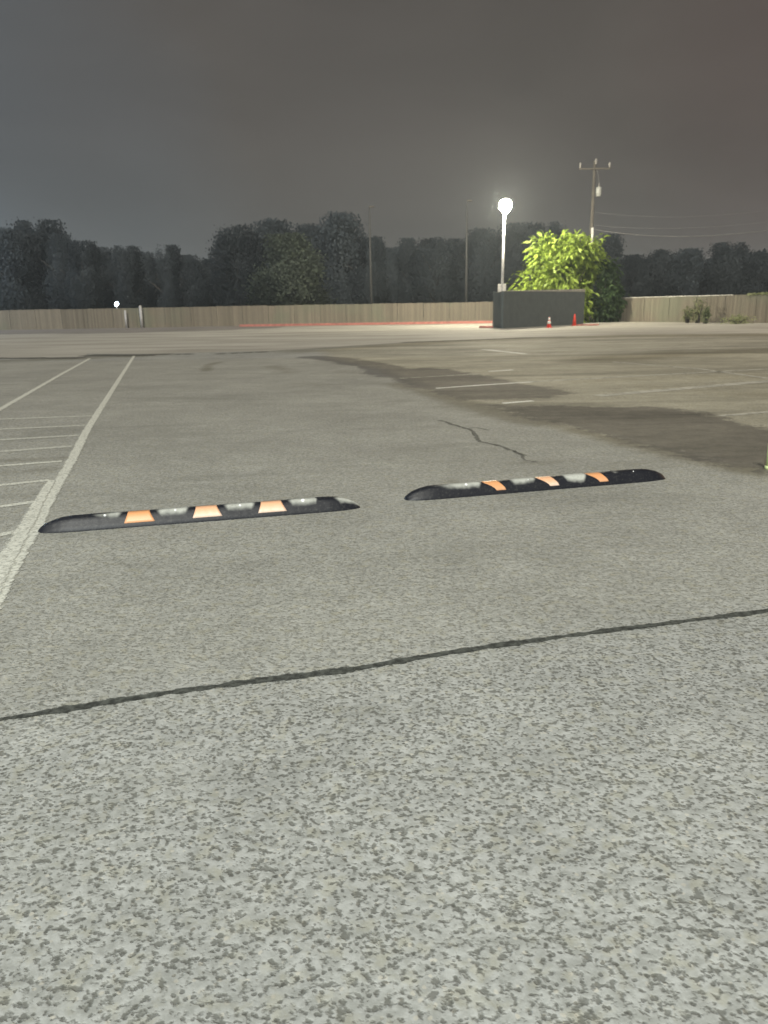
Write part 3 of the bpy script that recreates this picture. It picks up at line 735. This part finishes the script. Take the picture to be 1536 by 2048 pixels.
def crown_pts(r, n, nblob, shape='round', sub=0.5):
    """unit crown: z 0..1, radius about .5"""
    bl = []
    for i in range(nblob):
        z = r.uniform(0.10, 0.84) ; rad = {'round': 0.44 * math.sqrt(max(0.05, 1 - ((z - .46) / .56) ** 2)), 'tall': 0.30 + 0.12 * math.sin(z * 9), 'dome': 0.46 * (1.02 - z ** 2.4)}[shape]
        q = r.uniform(0, 2 * math.pi); rr = rad * math.sqrt(r.uniform(0.1, 1)) * .80
        bs = r.uniform(0.11, 0.22) * (1.1 - 0.3 * z); rr *= 0.86
        bl.append((rr * math.cos(q), rr * math.sin(q), z, bs))
    bl += [(0.02, 0.0, 0.86, 0.15), (-0.16, 0.05, 0.80, 0.14), (0.17, -0.04, 0.78, 0.15)] if shape == 'dome' else []
    bl = np.array(bl); w = bl[:, 3] ** 2; w /= w.sum(); k = r.choice(len(bl), n, p=w)
    d = r.normal(size=(n, 3)); d /= np.linalg.norm(d, axis=1, keepdims=True)
    rad = bl[k, 3][:, None] * (r.uniform(0.35, 1.0, n) ** 0.5)[:, None] * (1 + 0.25 * r.normal(size=n))[:, None]
    # clumps inside each blob
    p = bl[k, :3] + d * rad
    p[:, 2] /= np.percentile(p[:, 2], 99.0)
    m = (p[:, 2] > 0.0) & (p[:, 2] < 1.03)
    return p[m], d[m]
def trunk_mesh(name, r, h=1.0):
    mb = MB(); mb.tube([(0, 0, -0.02), (0.01, 0, 0.2), (0.0, 0.01, 0.5), (0.01, 0, 0.78)], [0.035, 0.026, 0.018, 0.006], 8)
    for i in range(7):
        q = r.uniform(0, 6.28); z = r.uniform(0.18, 0.55); l = r.uniform(0.2, 0.35)
        mb.tube([(0, 0, z), (l * .5 * math.cos(q), l * .5 * math.sin(q), z + l * .45), (l * math.cos(q), l * math.sin(q), z + l * .8)], [0.014, 0.009, 0.003], 6)
    me = bpy.data.meshes.new(name); me.from_pydata([tuple(v) for v in mb.v], [], mb.f); me.materials.append(M_BARK); me.update(); return me
CROWNS = {}
for kk_, (shape, sd, nb) in {'round': ('round', 1, 34), 'dome': ('dome', 2, 38), 'tall': ('tall', 3, 30), 'loose': ('round', 4, 24), 'dome2': ('dome', 5, 30)}.items():
    r = np.random.default_rng(sd); p, d = crown_pts(r, 30000, nb, shape)
    Vv, Fc, sh = leaves(p, 0.024, 0.75, sd + 10, 0.1, d * 0.6)
    CROWNS[kk_] = (np_mesh('crown', Vv, Fc, sh, M_LEAF_D), trunk_mesh('trunk', r))
p, d = crown_pts(np.random.default_rng(21), 30000, 30, 'dome'); Vv, Fc, sh = leaves(p, 0.025, 0.75, 31, 0.2, d)
CROWNS['green'] = (np_mesh('crown', Vv, Fc, sh, M_LEAF_G), CROWNS['round'][1])
def tree(px, ytop, wpx, Yd, kind, label, zbase=0.0):
    top = P(px, ytop, Yd); w = wpx * 1.12 * Yd / F; h = (top.z - zbase) * 1.0
    th = thing('tree', (top.x, Yd, zbase), label, 'tree', 'trees beyond the fence', random.uniform(0, 6.28))
    c = bpy.data.objects.new('crown', CROWNS[kind][0]); COL.objects.link(c); c.parent = th; c.scale = (w / 0.92, w / 0.92, h / 1.0)
    tk = bpy.data.objects.new('trunk', CROWNS[kind][1]); COL.objects.link(tk); tk.parent = th; tk.scale = (h * .8, h * .8, h)
    return th
TREES = [
 (12, 464, 120, 86, 'dome', 'dark rounded tree at the far left edge of the photo'),
 (66, 446, 120, 90, 'round', 'tallest tree of the left group, bulging over the left edge of the fence'),
 (118, 472, 80, 88, 'dome2', 'dark tree forming the right shoulder of the tall left group'),
 (160, 486, 74, 86, 'loose', 'small knobbly dark tree, left of the floodlight'),
 (203, 499, 76, 92, 'dome', 'low dark tree between the knobbly tree and the floodlight'),
 (248, 496, 72, 88, 'round', 'low dark tree directly above and right of the floodlight'),
 (290, 508, 72, 95, 'dome2', 'low flat dark tree directly above the pale round post'),
 (330, 494, 58, 90, 'tall', 'narrow knob-topped dark tree right of the pale round post'),
 (376, 514, 80, 92, 'dome', 'low flat-topped dark tree left of the gap before the big trees'),
 (418, 521, 70, 94, 'dome2', 'lowest dark tree, filling the dip left of the big middle group'),
 (470, 458, 104, 86, 'round', 'big dark tree at the left side of the middle group'),
 (545, 446, 132, 88, 'dome', 'broad dark tree at the centre of the middle group, behind the greenish one'),
 (618, 454, 96, 92, 'dome2', 'dark tree filling between the broad tree and the tallest domed tree'),
 (682, 432, 122, 88, 'dome', 'tall domed tree at the right end of the middle group, left of a thin pole'),
 (738, 478, 70, 86, 'loose', 'dark tree right behind the left thin pole'),
 (784, 499, 78, 92, 'dome2', 'low dark tree just right of the left thin pole'),
 (820, 482, 66, 90, 'tall', 'pointed dark tree midway between the two thin poles'),
 (868, 480, 90, 88, 'round', 'wide dark tree to the left of the right thin pole'),
 (912, 482, 80, 92, 'dome', 'dark tree immediately left of and behind the right thin pole'),
 (962, 462, 94, 90, 'dome2', 'dark tree between the right thin pole and the lit lamp'),
 (1030, 452, 110, 92, 'dome', 'dark tree directly behind the lit lamp and its pole'),
 (1095, 450, 90, 90, 'round', 'dark tree with its top showing above the bright bush'),
 (1160, 492, 90, 88, 'dome', 'dark tree hidden mostly behind the bright bush'),
 (1214, 474, 84, 84, 'loose', 'dark ragged tree right behind the utility pole'),
 (1268, 513, 90, 88, 'dome', 'low dark tree right of the bush, under the sagging wires'),
 (1322, 503, 84, 90, 'round', 'dark tree under the middle of the sagging wires'),
 (1380, 501, 100, 88, 'dome2', 'broad dark tree left of the dip at the right side'),
 (1425, 520, 70, 92, 'dome', 'low dark tree filling the dip at the right side'),
 (1466, 489, 96, 86, 'round', 'tallest dark tree above the right fence near the right edge'),
 (1520, 508, 90, 84, 'dome', 'dark tree at the far right edge of the photo'),
]
for a in TREES: tree(*a)
tree(580, 472, 150, 80, 'green', 'lighter greenish leafy tree standing before the middle dark trees')
# distant wood: one unbroken low mass behind the single trees
r = np.random.default_rng(77); nW = 30000
wx = r.uniform(-85, 85, nW); wyy = r.uniform(97, 108, nW)
hgt = 5.6 + 0.9 * np.sin(wx * 0.31) + 0.7 * np.sin(wx * 0.83 + 1) + 0.4 * np.sin(wx * 1.9)
wz = hgt * r.uniform(0, 1, nW) ** 0.8
Vv, Fc, sh = leaves(np.stack([wx, wyy, wz], 1), 0.75, 0.8, 78)
o = bpy.data.objects.new('distant_wood', np_mesh('distant_wood', Vv, Fc, sh, M_LEAF_D)); COL.objects.link(o)
tag(o, 'dark unbroken wood behind the single trees', 'wood', kind='stuff')

# the lit bush
def ground_plant(name, c, rx_, ry_, h, n, size, aspect, mat, label, cat, seed, zb=0.0, shape='round', droop=0.5, fold=True, nb=60, group=None):
    r = np.random.default_rng(seed); p, d = crown_pts(r, n, nb, shape)
    p = p * np.array([rx_ * 2, ry_ * 2, h]); p[:, 2] += 0.0
    Vv, Fc, sh = leaves(p, size, aspect, seed + 1, droop, d * 0.9, fold)
    th = thing(name, (c.x, c.y, zb), label, cat, group)
    o = bpy.data.objects.new('foliage', np_mesh('foliage', Vv, Fc, sh, mat)); COL.objects.link(o); o.parent = th
    mb = MB()
    for i in range(6):
        q = i * 1.05 + r.uniform(0, .5); l = 0.55
        mb.tube([(0.1 * math.cos(q), 0.1 * math.sin(q), -zb), (rx_ * .25 * math.cos(q), ry_ * .25 * math.sin(q), h * .35), (rx_ * l * math.cos(q), ry_ * l * math.sin(q), h * .72)], [0.05 + h * .006, 0.03 + h * .004, 0.01], 7)
    mb.build('stem', M_BARK, th, True)
    return th
bc = P(1129, 560, 64.0)
top = P(1150, 468, 64.0).z
ground_plant('leafy_bush', bc, 4.2, 3.0, top * 0.98, 8200, 0.42, 0.36, M_LEAF_B, 'large bright green bush lit by the lamp behind the dark enclosure', 'bush', 51, shape='round', nb=46)
sc_ = P(1212, 600, 63.5)
ground_plant('shrub', sc_, 1.5, 1.3, 4.6, 2600, 0.34, 0.4, M_LEAF_S, 'dark green shrub in shade between the dark enclosure and the right fence', 'shrub', 61, shape='dome', nb=40)
for i, (px, py, w, h_, lab, mt) in enumerate((
    (1392, 646, 0.6, 1.75, 'tall green weeds climbing the middle of the right fence', M_LEAF_Y),
    (1372, 646, 0.5, 1.1, 'short yellowish weeds left of the tall weeds on the right fence', M_LEAF_Y),
    (1408, 647, 0.22, 1.1, 'narrow darker green shrub hugging the tall weeds on the right fence', M_LEAF_M),
    (1470, 648, 1.6, 0.55, 'low dull weeds along the right fence near the photo edge', M_LEAF_Y))):
    c = G(px, py); c.y -= 0.25
    ground_plant('weed_clump', c, w, 0.35, h_, 420, 0.20, 0.22, mt, lab, 'weeds', 90 + i, shape='dome', nb=22)
# creeper along the top of the right fence
r = np.random.default_rng(5); N = 5200; Lx = (f1 - f0).length
k = 0.30 + 0.68 * r.uniform(0, 1, N); zz = 1.86 + np.abs(r.normal(0, 0.16, N)) * np.clip((k - 0.28) * 6, 0.2, 1)
cx_ = k * Lx; cy_ = r.normal(0.1, 0.10, N)
Vv, Fc, sh = leaves(np.stack([cx_, cy_, zz], 1), 0.16, 0.5, 6)
o = bpy.data.objects.new('creeper', np_mesh('creeper', Vv, Fc, sh, M_LEAF_Y)); COL.objects.link(o); o.location = (f0.x, f0.y, 0); o.rotation_euler.z = ang2
tag(o, 'thin olive creeper spread along the top of the right fence', 'creeper')

# ------------------------------------------------------------------ night air
hz = NT('haze'); pv = hz.n('ShaderNodeVolumePrincipled'); pv.inputs['Color'].default_value = (0.82, 0.92, 1.0, 1); pv.inputs['Density'].default_value = 0.0008
pv.inputs['Anisotropy'].default_value = 0.0
hz.link(pv.outputs[0], hz.out.inputs['Volume'])
hb = MB().box((0, 200, 11), (1300, 1100, 24.2)).build('haze', hz.m); tag(hb, kind='stuff')
